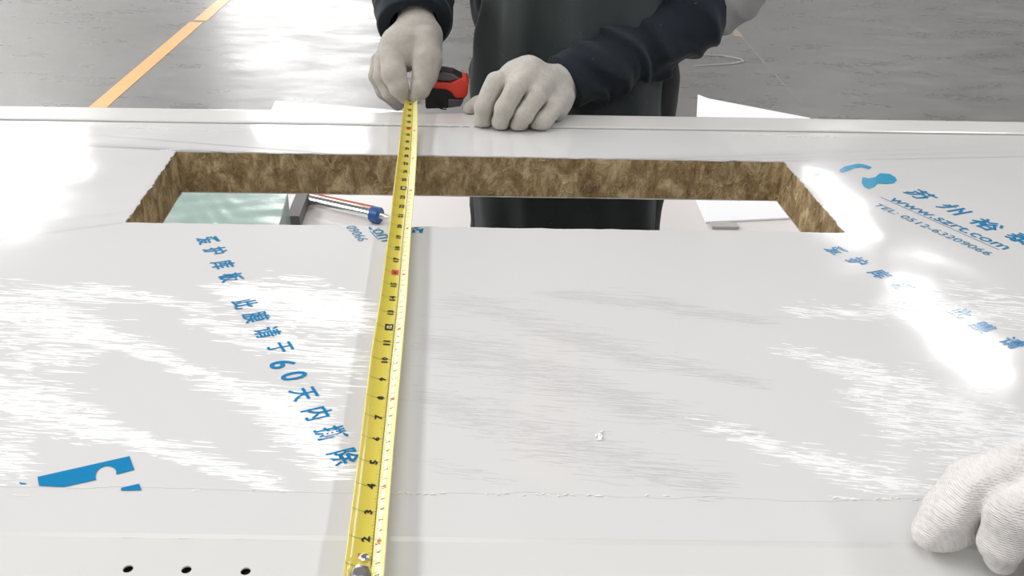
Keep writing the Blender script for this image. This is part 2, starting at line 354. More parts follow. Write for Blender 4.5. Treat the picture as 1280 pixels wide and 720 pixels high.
# protective film (thin skin over the sheet between a torn near edge and a far edge)
b = MB(); N = 240; ff = lambda x: yg(x)-.020; torn = []
def inhole(x, y): pass
O = []
FX0, FX1 = PX0, PX1
def qring(pn, pf, jag):
    st = len(b.v)
H4 = [HNL+np.array([-.0012, -.001, 0]), HNR+np.array([.0012, -.001, 0]), HFR+np.array([.0012, .001, 0]), HFL+np.array([-.0012, .001, 0])]
A4 = [np.array([PX0, fe(PX0), 0]), np.array([PX1, fe(PX1), 0]), np.array([PX1, ff(PX1), 0]), np.array([PX0, ff(PX0), 0])]
zt = .00018
for i in range(4):
    j = (i+1) % 4; A = subdiv(A4[i], A4[j], N); B = subdiv(H4[i], H4[j], N); jg = .0016 if i == 0 else .0006
    off = 0; A2 = []
    for q, p in enumerate(A):
        off = off*.8+rng.normal()*jg*.6
        A2.append(p+np.array([0, off if (i in (0, 2) and 0 < q < N) else 0, 0]))
    st = len(b.v)
    for p in A2: b.v.append((p[0], p[1], zt))
    for p in B: b.v.append((p[0]+rng.normal()*.0002, p[1]+rng.normal()*.0003, zt))
    for p in A2: b.v.append((p[0], p[1], 0.00003))
    K = N+1
    for q in range(N):
        b.f.append((st+q, st+q+1, st+K+q+1, st+K+q)); b.f.append((st+2*K+q, st+2*K+q+1, st+q+1, st+q))
film = pbuild(b, 'protective_film', M['film']); film['label'] = 'glossy protective film with blue printing, torn edge near the front'
# white curled torn rim of the film
b = MB()
for x0, x1, dens in ((170, 440, .25), (495, 560, .9), (600, 840, .5), (1040, 1150, .8), (1, 60, .5)):
    x = x0
    while x < x1:
        l = random.uniform(3, 14)
        if random.random() < dens:
            y = 612+(x-170)*.0115; P = Z(x, y+random.uniform(-1, 3), .0002); Q = Z(x+l, y+random.uniform(-1, 3), .0002); b.tube([P, (P+Q)/2+np.array([0, random.uniform(-.0005, .0005), .0006]), Q], [.0002, .0006, .0002], 5)
        x += l+2
for (x0, y0, x1, y1, nn) in ((450, 156, 560, 157, 18), (930, 168, 1050, 172, 14), (560, 158, 640, 160, 6), (160, 160, 310, 165, 16), (200, 188, 230, 186, 8)):
    for i in range(nn):
        t = i/nn; l = random.uniform(2, 9); P = Z(x0+(x1-x0)*t, y0+(y1-y0)*t, .0004); Q = Z(x0+(x1-x0)*t+l, y0+(y1-y0)*t+random.uniform(-.5, .5), .0004); b.tube([P, Q], .0005, 5)
o = b.build('curled_film_edge', M['crumb'], film); o['kind'] = 'stuff'
# wrinkles of loosened film : low ridges in drifting bands
def band(b, pts, dens, wl, wt, slope, hgt=.0003):
    # pts: (px, py, thickness px)
    for i in range(len(pts)-1):
        (xa, ya, ta), (xb, yb_, tb) = pts[i], pts[i+1]; L = math.hypot(xb-xa, yb_-ya); n = int(.85*dens*L*(ta+tb)/2/100)
        for _ in range(n):
            t = random.random(); th = ta+(tb-ta)*t; cx = xa+(xb-xa)*t+random.gauss(0, 10); cy = ya+(yb_-ya)*t+random.gauss(0, .36)*th
            if 433+(700-cy)*.1 < cx < 470+(700-cy)*.115+22: continue
            l = random.uniform(*wl)*random.choice((.4, .7, 1, 1)); sl = slope+random.gauss(0, .012); wd = random.uniform(*wt)/2.7*(cy+298)/1000
            if (240 < cy < 300 and 150 < cx < 1060): continue
            k = random.randint(1, 3); P = []
            for q in range(k+2):
                u = q/(k+1)-.5; P.append((cx+l*u, cy+l*u*sl+random.uniform(-.25, .25)*(1 if 0 < q < k+1 else .2)))
            up = []; dn = []; md = []
            for q, (x, y) in enumerate(P):
                e = .15 if q in (0, k+1) else 1
                up.append(Z(x, y-wd*e, zt)); dn.append(Z(x, y+wd*e, zt)); m = Z(x, y+wd*.1, zt); md.append(m+np.array([0, 0, hgt*e]))
            st = len(b.v); b.v += [tuple(p) for p in up+md+dn]; K = k+2
            for q in range(K-1):
                b.f.append((st+q, st+K+q, st+K+q+1, st+q+1)); b.f.append((st+K+q, st+2*K+q, st+2*K+q+1, st+K+q+1))
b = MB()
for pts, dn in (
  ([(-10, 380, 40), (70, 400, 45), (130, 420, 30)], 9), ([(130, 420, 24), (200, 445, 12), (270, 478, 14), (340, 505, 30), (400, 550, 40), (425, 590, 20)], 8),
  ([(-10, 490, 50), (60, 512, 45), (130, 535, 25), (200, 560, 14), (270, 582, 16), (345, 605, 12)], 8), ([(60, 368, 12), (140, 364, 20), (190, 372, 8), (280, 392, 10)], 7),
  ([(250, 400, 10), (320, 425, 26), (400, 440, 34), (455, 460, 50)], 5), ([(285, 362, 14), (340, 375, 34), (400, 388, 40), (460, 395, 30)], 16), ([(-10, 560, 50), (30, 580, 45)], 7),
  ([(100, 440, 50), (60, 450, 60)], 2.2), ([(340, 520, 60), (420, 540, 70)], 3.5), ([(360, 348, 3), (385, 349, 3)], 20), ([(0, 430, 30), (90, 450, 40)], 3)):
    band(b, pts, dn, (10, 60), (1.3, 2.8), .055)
o = b.build('film_wrinkles', simple('creased_film_glint', (.93, .93, .94), .18), film); o['kind'] = 'stuff'  # milky wrinkles on the left, skylight glint painted in as white
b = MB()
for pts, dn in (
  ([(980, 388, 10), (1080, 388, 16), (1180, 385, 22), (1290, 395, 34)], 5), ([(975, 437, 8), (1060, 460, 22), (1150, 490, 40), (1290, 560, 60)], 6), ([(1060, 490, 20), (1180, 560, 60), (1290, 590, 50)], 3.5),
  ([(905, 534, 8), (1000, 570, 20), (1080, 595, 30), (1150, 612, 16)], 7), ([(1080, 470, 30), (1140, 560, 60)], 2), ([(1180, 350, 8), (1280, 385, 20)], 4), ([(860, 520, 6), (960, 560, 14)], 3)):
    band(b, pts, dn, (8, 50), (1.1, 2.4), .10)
o = b.build('film_wrinkles', simple('creased_film_glint_pale', (.90, .90, .91), .18), film); o['kind'] = 'stuff'  # right-hand wrinkles, glint of the skylights put into the white
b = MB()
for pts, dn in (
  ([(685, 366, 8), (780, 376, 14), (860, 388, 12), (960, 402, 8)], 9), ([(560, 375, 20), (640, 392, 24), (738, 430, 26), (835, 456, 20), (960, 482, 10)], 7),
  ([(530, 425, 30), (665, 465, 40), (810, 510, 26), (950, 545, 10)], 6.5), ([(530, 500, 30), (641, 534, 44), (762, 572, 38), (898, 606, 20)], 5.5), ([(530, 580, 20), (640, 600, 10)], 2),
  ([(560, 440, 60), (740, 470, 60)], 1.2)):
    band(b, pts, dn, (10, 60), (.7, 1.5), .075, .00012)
o = b.build('fine_film_wrinkles', simple('creased_film_shaded', (.55, .54, .55), .3), film); o['kind'] = 'stuff'  # middle wrinkles coloured grey for the dark surroundings they mirror
# ---- lettering
def text_mesh(s, size, offset=0.0, shear=0.0, res=3, space=1.0):
    cu = bpy.data.curves.new('t', 'FONT'); cu.body = s; cu.size = size; cu.offset = offset*size; cu.shear = shear; cu.resolution_u = res; cu.space_character = space
    o = bpy.data.objects.new('t', cu); C.objects.link(o); dg = bpy.context.evaluated_depsgraph_get(); me = bpy.data.meshes.new_from_object(o.evaluated_get(dg))
    v = np.array([x.co[:] for x in me.vertices]).reshape(-1, 3); f = [tuple(p.vertices) for p in me.polygons]
    bpy.data.objects.remove(o); bpy.data.curves.remove(cu); bpy.data.meshes.remove(me); return v, f
TA = math.radians(-62.3); TD = np.array([math.cos(TA), math.sin(TA)]); TU = np.array([-TD[1], TD[0]])
def centre_on(v):                            # centre a glyph on its own box
    if len(v) == 0: return v
    lo, hi = v.min(0), v.max(0); return v-(lo+hi)/2
def put(b, v, f, p, z=.0007, sx=1, sy=1):
    b.mesh([(p[0]+TD[0]*q[0]*sx+TU[0]*q[1]*sy, p[1]+TD[1]*q[0]*sx+TU[1]*q[1]*sy, z) for q in v], f)
def glyph(b, ch, px, py, size, **k):
    v, f = text_mesh(ch, size*1.08, .015, .12); put(b, centre_on(v), f, Z(px, py), **k)
strip1 = [('爱', 260, 300.5), ('护', 269, 314), ('库', 278.5, 331), ('板', 289, 347), ('此', 306, 380), ('膜', 320, 396.5), ('请', 334.5, 416), ('于', 350, 435), ('6', 353, 455.5), ('0', 367.5, 470.5), ('天', 379, 492.5), ('内', 397, 517), ('撕', 413.5, 542.5), ('除', 430.5, 571.5)]
for s, sc in ((strip1, 1.0),):
    for ch, x, y in s:
        b = MB(); sz = .021 if ch not in '60' else .026
        glyph(b, ch, x, y, sz, sx=.74 if ch not in '60' else .85); b.build('printed_character', M['ink'], film)
for ch, x, y in (('爱', 1045, 313.5), ('护', 1072, 327), ('库', 1100, 343), ('板', 1128, 358), ('此', 1200, 391), ('膜', 1228, 409), ('请', 1266, 429), ('于', 1306, 449)):
    b = MB(); glyph(b, ch, x, y, .021, sx=.74); b.build('printed_character', M['ink'], film)
# large address block on the right and the same block cut by the opening
def along(b, s, P, Q, size, off=0, shear=.1):
    v, f = text_mesh(s, size, off, shear); lo, hi = v.min(0), v.max(0); d = Q[:2]-P[:2]; L = np.linalg.norm(d); e = d/L; u = np.array([-e[1], e[0]]); k = L/(hi[0]-lo[0])
    b.mesh([(P[0]+e[0]*(q[0]-lo[0])*k+u[0]*(q[1]-lo[1]), P[1]+e[1]*(q[0]-lo[0])*k+u[1]*(q[1]-lo[1]), .0007) for q in v], f)
def under(b, P, Q, w=.0009):
    d = Q-P; d = d/np.linalg.norm(d); n = np.array([-d[1], d[0], 0])*w/2
    b.poly([P-n+[0, 0, .0007], Q-n+[0, 0, .0007], Q+n+[0, 0, .0007], P+n+[0, 0, .0007]])
b = MB(); along(b, 'TEL: 0512-63209066', Z(1091, 257), Z(1234, 320), .0155); b.build('printed_phone_number', M['ink2'], film)
b = MB(); under(b, Z(1101, 247), Z(1249, 313)); b.build('printed_underline', M['ink2'], film)
b = MB(); along(b, 'www.szrt.com', Z(1110, 250), Z(1255, 313), .024, .008); b.build('printed_web_address', M['ink2'], film)
for ch, x, y in (('苏', 1151, 244), ('州', 1192, 262), ('裕', 1233, 281), ('泰', 1278, 299)):
    b = MB(); glyph(b, ch, x, y, .034, sx=.85, sy=.85); b.build('printed_character', M['ink'], film)
dx = Z(287, 347)-Z(1127, 357)
def clip_near(b, lim):                       # keep faces nearer than the near edge of the opening
    keep = []
    for f in b.f:
        if all(b.v[i][1] < HNL[1]+(HNR[1]-HNL[1])*(b.v[i][0]-HNL[0])/(HNR[0]-HNL[0])-lim for i in f): keep.append(f)
    b.f = keep
b = MB(); v, f = text_mesh('209066', .0155, 0, .1, 2); e = Z(449, 303)-np.array([*(TD*.001), 0])
hi = v.max(0); put(b, v-np.array([hi[0], 0, 0]), f, e); clip_near(b, .001); b.build('printed_phone_number', M['ink2'], film)
b = MB(); E = Z(473, 300); under(b, E-np.array([*(TD*.022), 0]), E); clip_near(b, -.002); b.build('printed_underline', M['ink2'], film)
b = MB(); v, f = text_mesh('com', .024, .008, .1, 2); hi = v.max(0); put(b, v-np.array([hi[0], 0, 0]), f, Z(478, 303)); clip_near(b, .001); b.build('printed_web_address', M['ink2'], film)
b = MB(); glyph(b, '泰', 526, 284, .030, sx=.9); clip_near(b, .001); b.build('printed_character', M['ink'], film)
# logo shapes
def pxpoly(b, pts, z=.0007): b.poly([Z(x, y)+np.array([0, 0, z]) for x, y in pts][::-1])
def tri_fan(b, c, pts): 
    for i in range(len(pts)-1): pxpoly(b, [c, pts[i], pts[i+1]])
b = MB()
arc = [(148+14.5*math.cos(a), 592+8.8*math.sin(a)) for a in np.linspace(math.radians(170), math.radians(375), 22)] 
arc = [(120.5, 600.5), (119.5, 597), (120, 593), (122, 589), (126, 585.5), (132, 583.3), (138, 583.6), (143, 586), (145.5, 589.5), (145.5, 594)]
pxpoly(b, [(47, 597), (162, 571), (168, 588), (145.5, 594)]+arc[::-1][1:]+[(80, 609.5), (49, 608)])
b.build('printed_logo', M['ink'], film); b = MB()
pxpoly(b, [(152, 610.5), (174, 605.5), (177, 613.5), (151, 613.8)])
b.build('printed_logo', M['ink'], film); b = MB()
pxpoly(b, [(24, 603.5), (33, 605), (33, 606.5), (26, 606.3)])
b.build('printed_logo', M['ink'], film)
lb = simple('light_blue_ink', (.025, .32, .55), .09); b = MB()
pxpoly(b, [(1015, 217), (1023, 213.5), (1028, 215), (1026, 218.5), (1018, 219)])
b.build('printed_logo', lb, film); b = MB()
pxpoly(b, [(1049, 213), (1056, 208.5), (1072, 205), (1080, 206), (1090, 209.5), (1086, 212), (1077, 209.5), (1068, 210.5), (1060, 214), (1052, 216)])
b.build('printed_logo', lb, film); b = MB()
pxpoly(b, [(1078, 222), (1086, 223.5), (1094, 222), (1100, 217), (1112, 218), (1119, 222), (1121, 226), (1117, 229.5), (1107, 230.5), (1097, 229.5), (1093, 234), (1086, 237), (1080, 234), (1077, 229)])
b.build('printed_logo', lb, film)
# ================================================================ TAPE MEASURE
rows = [(118, 509, 520.5), (128, 506, 521.5), (140, 503.5, 522), (160, 501, 522), (195, 497, 521), (243, 491, 518), (280, 487, 514.5), (369, 475.5, 509), (440, 464, 503), (560, 449.5, 492), (655, 437, 484.5), (719, 429, 480), (745, 426, 478)]
inch = [(0, 743), (1, 703), (2, 668), (3, 634), (4, 602), (5, 572), (6, 543), (7, 516), (8, 492), (9, 469), (10, 444.5), (11, 423.5), (12, 404), (13, 385.5), (14, 368), (15, 351), (16, 336), (17, 320), (18, 305.5), (19, 291.5)]
for n in range(20, 40): inch.append((n, (743.4-12.02*n)/(1+.04036*n)))
RY = np.array([r[0] for r in rows], float); RL = np.array([r[1] for r in rows]); RR = np.array([r[2] for r in rows])
IN = np.array([i[0] for i in inch], float); IY = np.array([i[1] for i in inch])
def tz(py):                                  # height of the blade above the panel
    return .013+.009*max(0, (170-py)/52)**1.5 if py < 170 else (.013 if py < 700 else .013-.0105*min(1, (py-700)/43)**2)
def blade(nn, w, lift=0):                    # nn inches from the hook, w in -1..1 across
    py = float(np.interp(nn, IN, IY)); z = tz(py); L = Z(float(np.interp(py, RY, RL)), py, z+.002); R = Z(float(np.interp(py, RY, RR)), py, z+.002)
    p = (L+R)/2+(R-L)/2*w; cup = .0042*(w*w-1)*min(1, max(.3, 1))
    return p+np.array([0, 0, cup+lift])
NMAX = float(np.interp(-119, -IY, IN))
tape = empty('tape_measure', tuple(blade(0, 0)-np.array([0, 0, .002])))
tag(tape, 'steel tape measure with yellow blade and red and black case, stretched across the panel', 'tape measure')
TO = np.array(tape.location)
def tb(b, name, mat, par=None, **k):
    b.v = [tuple(np.array(p)-TO) for p in b.v]; return b.build(name, mat, par or tape, **k)
def ribbon(w0, w1, mat, name, nw, lift=0, th=.00025, par=None):
    b = MB(); ns = 170; K = nw+1
    for i in range(ns+1):
        for j in range(K): b.v.append(tuple(blade(NMAX*i/ns, w0+(w1-w0)*j/nw, lift)))
    o = len(b.v)
    for i in range(ns+1):
        for j in range(K): b.v.append(tuple(blade(NMAX*i/ns, w0+(w1-w0)*j/nw, lift-th)))
    for i in range(ns):
        for j in range(nw):
            a = i*K+j; b.f.append((a, a+1, a+K+1, a+K)); b.f.append((o+a, o+a+K, o+a+K+1, o+a+1))
        a = i*K; b.f.append((a, a+K, o+a+K, o+a)); a += nw; b.f.append((a, o+a, o+a+K, a+K))
    return tb(b, name, mat, par, smooth=True)
MID = .30
bl = ribbon(-1, 1, M['yellow'], 'blade', 14); ribbon(MID, 1, M['yellow_sheen'], 'sheen_scale_band', 6, .00008, .00005, bl)['label'] = 'centimetre half of the blade, painted paler for its window sheen'  # window reflection on the cupped centimetre half, painted as paler yellow
def tp(n, w, lift=.00022): return blade(n, w, lift)
bb, br, bc, bw = MB(), MB(), MB(), MB()
def bar(b, n, w0, w1, hw, k=3):
    for q in range(k):
        a, c = w0+(w1-w0)*q/k, w0+(w1-w0)*(q+1)/k
        b.poly([tp(n-hw, a), tp(n-hw, c), tp(n+hw, c), tp(n+hw, a)])
def tnum(b, s, n, w, size, lift=.00026, wide=1.0):  # digits read away from the viewer, tops to the left
    v, f = text_mesh(s, 1.0, .045, 0, 1); v = centre_on(v); hgt = v[:, 1].max()*2
    pts = [tp(n+q[0]*size*wide/hgt/1.0, w-q[1]*size*2/hgt*1.016, lift) for q in v]; b.mesh(pts, f)
n = 0.0
for i in range(int(NMAX*8)):
    n = (i+1)/8
    if n > NMAX-.2: break
    whole = (i+1) % 8 == 0; half = (i+1) % 4 == 0
    if whole: bar(bb, n+.33 if 0 else n, -.98, MID, .006, 6)
    elif n < 20: bar(bb, n, MID-(.20 if half else .12), MID, .004, 1)
i = 0
for i in range(1, int(NMAX*25.4)):
    n = i/25.4
    if n > NMAX-.2: break
    if i % 10 == 0: bar(bw, n, MID, .72 if n < 12 else .62, .004, 2)
    elif n < 24: bar(bw, n, MID, MID+(.22 if i % 5 == 0 else .14), .003, 1)
for s in range(100):                          # centre line
    a, c = NMAX*s/100, NMAX*(s+1)/100; bb.poly([tp(a, MID-.018), tp(a, MID+.018), tp(c, MID+.018), tp(c, MID-.018)])
for n in range(1, int(NMAX)+1):
    if n > NMAX-.4: break
    if n in (12, 24): 
        for q in range(2): bb.poly([tp(n-.2, -.38+q*.28), tp(n-.2, -.1+q*.28), tp(n+.2, -.1+q*.28), tp(n+.2, -.38+q*.28)])
        tnum(bc, str(n), n, -.1, .17, .0004)
    elif n in (16, 32):
        for q in range(2): br.poly([tp(n-.2, -.38+q*.28), tp(n-.2, -.1+q*.28), tp(n+.2, -.1+q*.28), tp(n+.2, -.38+q*.28)])
        tnum(bb, str(n), n, -.1, .17, .0004)
    else: tnum(bb, str(n), n, -.12, .23, wide=1.35)
for n in range(1, 90):
    q = n/2.54
    if q > NMAX-.4: break
    if n % 10 == 0: tnum(br, str(n), q-.02, .62, .15)
    elif q < 24: tnum(bw, str(n % 10), q-.10, .62, .125)
tnum(br, 'II', 1.42, -.25, .17); tnum(br, '5m', 1.85, .55, .13); 
tb(bb, 'printed_black_scale', M['black'], bl)['kind'] = 'stuff'; tb(bw, 'printed_brown_scale', simple('brown_print', (.20, .17, .06), .35), bl)['kind'] = 'stuff'; tb(br, 'printed_red_marks', M['redp'], bl)['kind'] = 'stuff'; tb(bc, 'printed_foot_numbers', M['cream'], bl)['kind'] = 'stuff'
# rivets and hook at the near end
for (px, py, r) in ((455, 698, .0030), (449, 717, .0060)):
    P = Z(px, py, tz(py)-.001); b = MB(); b.tube([P+[0, 0, -.0015], P+[0, 0, .0012], P+[0, 0, .0018]], [r, r, r*.6], 20); tb(b, 'rivet', M['steel'], smooth=False)
P = blade(.02, 0); b = MB(); b.box(P[0]-.012, P[0]+.012, P[1]-.004, P[1]-.002, -.012, P[2]+.002); b.box(P[0]-.010, P[0]+.010, P[1]-.003, P[1]+.012, P[2]+.0008, P[2]+.0022); tb(b, 'end_hook', M['steel'])
# case held behind the fingers
def W(px, py, y): return Y(px, py, y)
# ---------------------------------------------------------------- implicit surfaces
def fnoise(P, k, seed=0):
    r = np.random.default_rng(seed); s = 0
    for i in range(5):
        d = r.normal(size=3); d /= np.linalg.norm(d); d2 = r.normal(size=3); s = s+np.sin(P@d*k*r.uniform(.6, 1.5)+2*np.sin(P@d2*k*.5+r.uniform(0, 6))+r.uniform(0, 6))
    return s/5
def cone(P, a, b, r1, r2):
    a = np.asarray(a, float); b = np.asarray(b, float); ab = b-a; t = np.clip(((P-a)@ab)/max(1e-12, ab@ab), 0, 1)
    return np.linalg.norm(P-a-t[..., None]*ab, axis=-1)-(r1+(r2-r1)*t)
def ell(P, c, r, axes=None):
    q = P-np.asarray(c, float)
    if axes is not None: q = q@np.array(axes).T
    r = np.asarray(r, float); k0 = np.linalg.norm(q/r, axis=-1); k1 = np.linalg.norm(q/(r*r), axis=-1)+1e-9; return k0*(k0-1)/k1
def smin(a, b, k): h = np.clip(.5+.5*(b-a)/k, 0, 1); return b+(a-b)*h-k*h*(1-h)
def chain(P, pts, rad, k=0.0):
    d = None
    for i in range(len(pts)-1):
        e = cone(P, pts[i], pts[i+1], rad[i], rad[i+1]); d = e if d is None else (np.minimum(d, e) if k == 0 else smin(d, e, k))
    return d
def surface(fn, lo, hi, h):
    ax = [np.arange(lo[i], hi[i]+h, h) for i in range(3)]; G = np.stack(np.meshgrid(*ax, indexing='ij'), -1); sh = G.shape[:3]
    D = np.empty(sh, np.float32)
    for i in range(0, sh[0], 16): D[i:i+16] = fn(G[i:i+16])
    S = D < 0; nx, ny, nz = sh; acc = np.zeros((nx-1, ny-1, nz-1, 3)); cnt = np.zeros((nx-1, ny-1, nz-1))
    sl = lambda o, n: slice(o, n-1+o)
    for a in range(3):
        for o1 in (0, 1):
            for o2 in (0, 1):
                o = [0, 0, 0]; oth = [q for q in range(3) if q != a]; o[oth[0]] = o1; o[oth[1]] = o2
                A = D[sl(o[0], nx), sl(o[1], ny), sl(o[2], nz)]; o[a] = 1; B = D[sl(o[0], nx), sl(o[1], ny), sl(o[2], nz)]
                m = (A < 0) != (B < 0); t = np.where(m, A/np.where(m, A-B, 1), 0)
                off = np.zeros(3); off[oth[0]] = o1; off[oth[1]] = o2
                c = off*np.ones(acc.shape); c[..., a] = t; acc += c*m[..., None]; cnt += m
    idx = -np.ones(cnt.shape, int); act = cnt > 0; idx[act] = np.arange(act.sum()); I = np.argwhere(act)
    V = (I+acc[act]/cnt[act][:, None])*h+np.array(lo)
    F = []
    for a in range(3):
        b_, c_ = (a+1) % 3, (a+2) % 3; o = [slice(1, -1)]*3; o2 = list(o)
        s0 = [slice(1, n-1) for n in sh]; s0[a] = slice(0, sh[a]-1); s1 = list(s0); s1[a] = slice(1, sh[a])
        A, B = S[tuple(s0)], S[tuple(s1)]; m = np.argwhere(A != B); base = m.copy()
        for q in range(3):
            if q != a: base[:, q] += 1
        fl = A[tuple(m.T)]
        def gi(db, dc):
            z = base.copy(); z[:, b_] -= db; z[:, c_] -= dc; return idx[tuple(z.T)]
        q = np.stack([gi(1, 1), gi(0, 1), gi(0, 0), gi(1, 0)], 1); q[~fl] = q[~fl][:, ::-1]; F.append(q)
    F = np.concatenate(F); return V, F
def sdf_obj(name, fn, lo, hi, h, mat, parent=None, org=None):
    V, F = surface(fn, lo, hi, h)
    if org is not None: V = V-np.array(org)
    me = bpy.data.meshes.new(name); me.vertices.add(len(V)); me.vertices.foreach_set('co', V.ravel()); n = len(F)
    me.loops.add(n*4); me.loops.foreach_set('vertex_index', F.ravel().astype(np.int32)); me.polygons.add(n)
    me.polygons.foreach_set('loop_start', np.arange(n, dtype=np.int32)*4); me.polygons.foreach_set('loop_total', np.full(n, 4, np.int32)); me.polygons.foreach_set('use_smooth', [True]*n)
    me.update(); me.validate(); return link(name, me, mat, parent)
def bounds(pts, pad): p = np.array(pts); return p.min(0)-pad, p.max(0)+pad
def rr(px, y): return px*(np.dot(Y(640, 130, y)-CP, FW))/FL     # radius in pixels to metres at a depth
exec_order = 1
# ================================================================ WORKER
OR = np.array([W(720, 140, 1.05)[0], 1.08, FLOOR])
# ---- gloves: fingers as (px, py, depth, radius px)
def q3(L): return [W(a, b_, c) for a, b_, c, r in L], [rr(r, c) for a, b_, c, r in L]
def crease(ds, amt=.0022, wd=.0024):
    S_ = np.sort(np.stack(ds, 0), axis=0); return S_[0]+amt*np.exp(-((S_[1]-S_[0])/wd)**2)
def hand_fn(fingers, palm, kk=.006, seam=.0012, wob=.0006, seed=3, extra=None):
    FG = [q3(f) for f in fingers]; PG = [q3(p) for p in palm]
    def fn(P):
        d = None
        for pts, rad in PG:
            e = chain(P, pts, rad, .008); d = e if d is None else smin(d, e, .014)
        fs = crease([chain(P, pts, rad, .003) for pts, rad in FG])
        d = smin(d, fs, kk)
        d = d+wob*fnoise(P, 260, seed)+wob*1.4*fnoise(P, 95, seed+1)
        return d if extra is None else np.maximum(d, extra-P[..., 2])
    allp = [p for pts, _ in FG+PG for p in pts]; lo, hi = bounds(allp, .03)
    return fn, lo, hi
# right-side fist resting on the panel
fist_f = [
  [(620, 103, .826, 13), (605, 134, .812, 12.5), (604, 149, .816, 11.5), (620, 149, .842, 9)],
  [(645, 110, .814, 13.5), (631, 136, .800, 13), (626, 151, .806, 11.8), (640, 151, .830, 9)],
  [(670, 122, .814, 13), (654, 144, .800, 12.5), (648, 154, .806, 11.5), (660, 154, .830, 9)],
  [(691, 136, .822, 12.5), (678, 151, .808, 12), (673, 156, .812, 11), (686, 155, .83, 8)],
  [(640, 130, .872, 13), (610, 127, .878, 11.5), (597, 131, .872, 10.5), (587, 136, .868, 9)]]
fist_p = [[(640, 96, .858, 15), (660, 94, .862, 20), (684, 108, .868, 20), (698, 122, .866, 16)], [(660, 96, .868, 22), (690, 108, .900, 25), (714, 102, .935, 25)], [(640, 128, .862, 14), (660, 134, .860, 16), (690, 135, .860, 17)],
  [(644, 92, .852, 13), (621, 103, .828, 11.5)], [(662, 93, .848, 14), (645, 108, .818, 11.5)], [(684, 104, .848, 13), (669, 120, .818, 11)], [(703, 120, .850, 13), (691, 134, .824, 10.5)], [(700, 120, .868, 15), (696, 140, .842, 11)]]
fn_fist, lo_f, hi_f = hand_fn(fist_f, fist_p, .003, .0004, .0004, 3, .0026)
# left-side hand pinching the blade
pin_f = [
  [(490, 72, .900, 15), (492, 92, .876, 15.5), (499, 110, .866, 12.5), (507, 121, .868, 9.5)],      # index
  [(480, 78, .908, 12.5), (479, 96, .890, 12.5), (487, 114, .884, 11), (501, 127, .890, 8.5)],          # middle
  [(476, 77, .925, 12), (472, 95, .908, 11), (480, 114, .904, 10), (497, 131, .908, 7.5)],         # ring
  [(476, 76, .940, 10), (474, 94, .93, 9), (483, 113, .926, 8.5), (500, 128, .926, 7)],           # little
  [(532, 50, .915, 17), (534, 74, .896, 18.5), (531, 95, .882, 15.5), (525, 111, .870, 12.5), (519, 121, .866, 9.5)]] # thumb
pin_p = [[(519, 26, .965, 20), (516, 46, .940, 25), (502, 62, .920, 26), (490, 74, .912, 19)], [(512, 62, .915, 20), (512, 70, .905, 14)], [(522, 26, .965, 18), (532, 46, .936, 19), (535, 62, .918, 17)], [(500, 60, .925, 20), (488, 78, .925, 14)]]
fn_pin, lo_p, hi_p = hand_fn(pin_f, pin_p, .004, .0005, .0004, 9)
# ---- body
def V3(*a): return np.array(a, float)
cx = OR[0]
hipc = V3(cx, 1.10, .02); chest = V3(cx, 1.12, .33); neck = V3(cx-.01, 1.06, .55); headc = V3(cx-.01, .99, .70)
wrL = W(519, 20, .975); elL = V3(*(W(505, -60, 1.10))); shL = V3(cx-.20, 1.12, .47)
wrR = W(712, 102, .935); elR = W(862, 22, 1.03); shR = V3(cx+.22, 1.12, .46)
hipl, hipr = V3(cx-.085, 1.10, -.02), V3(cx+.085, 1.10, -.02); knl, knr = V3(cx-.10, 1.09, -.40), V3(cx+.10, 1.09, -.40); anl, anr = V3(cx-.11, 1.12, FLOOR+.09), V3(cx+.11, 1.12, FLOOR+.09)
def body_fn(P):
    d = smin(ell(P, hipc, (.145, .09, .14)), ell(P, chest, (.155, .095, .22)), .06)
    d = smin(d, cone(P, shL, shR, .055, .055), .05); d = smin(d, cone(P, neck-[0, 0, .06], headc-[0, 0, .04], .052, .05), .03)
    for a, e, wv in ((shL, elL, wrL), (shR, elR, wrR)): d = smin(d, chain(P, [a, e, wv], [.045, .034, .024]), .02)
    for a, e, wv in ((hipl, knl, anl), (hipr, knr, anr)): d = smin(d, chain(P, [a, e, wv], [.072, .048, .035]), .03)
    f = np.array([0, -.93, -.36]); u = np.array([0, -.36, .93]); x = np.array([1.0, 0, 0]); A = np.array([x, f, u]); loc = lambda a, b_, c: headc+x*a+f*b_+u*c
    hd = smin(ell(P, loc(0, -.01, .03), (.075, .092, .09), A), ell(P, loc(0, .012, -.045), (.056, .07, .065), A), .03)
    hd = smin(hd, cone(P, loc(0, .085, .01), loc(0, .104, -.028), .007, .012), .01)          # nose
    hd = smin(hd, cone(P, loc(-.022, .078, -.058), loc(.022, .078, -.058), .006, .006), .006)  # lips
    for s in (-1, 1):
        hd = smin(hd, ell(P, loc(s*.077, -.005, 0), (.009, .017, .030), A), .006); hd = -smin(-hd, ell(P, loc(s*.03, .094, .014), (.016, .010, .009), A), .008)
        hd = np.minimum(hd, ell(P, loc(s*.03, .076, .014), (.012, .012, .012), A))
    return smin(d, hd, .02)
allb = [hipc, headc+[0, 0, .12], wrL, wrR, elL, elR, shL, shR, anl-[0, 0, .02], anr, headc-[0, .12, 0]]
lo, hi = bounds(allb, .11); 
person = sdf_obj('person', body_fn, lo, hi, .007, M['skin'], None, OR); person.location = OR
tag(person, 'person in navy jacket and charcoal apron leaning over the far side of the panel', 'person')
def pw(name, fn, lo, hi, h, mat): return sdf_obj(name, fn, lo, hi, h, mat, person, OR)
g1 = pw('glove', fn_fist, lo_f, hi_f, .0013, M['glove']); g1['label'] = 'beige knitted glove closed in a fist resting on the panel'
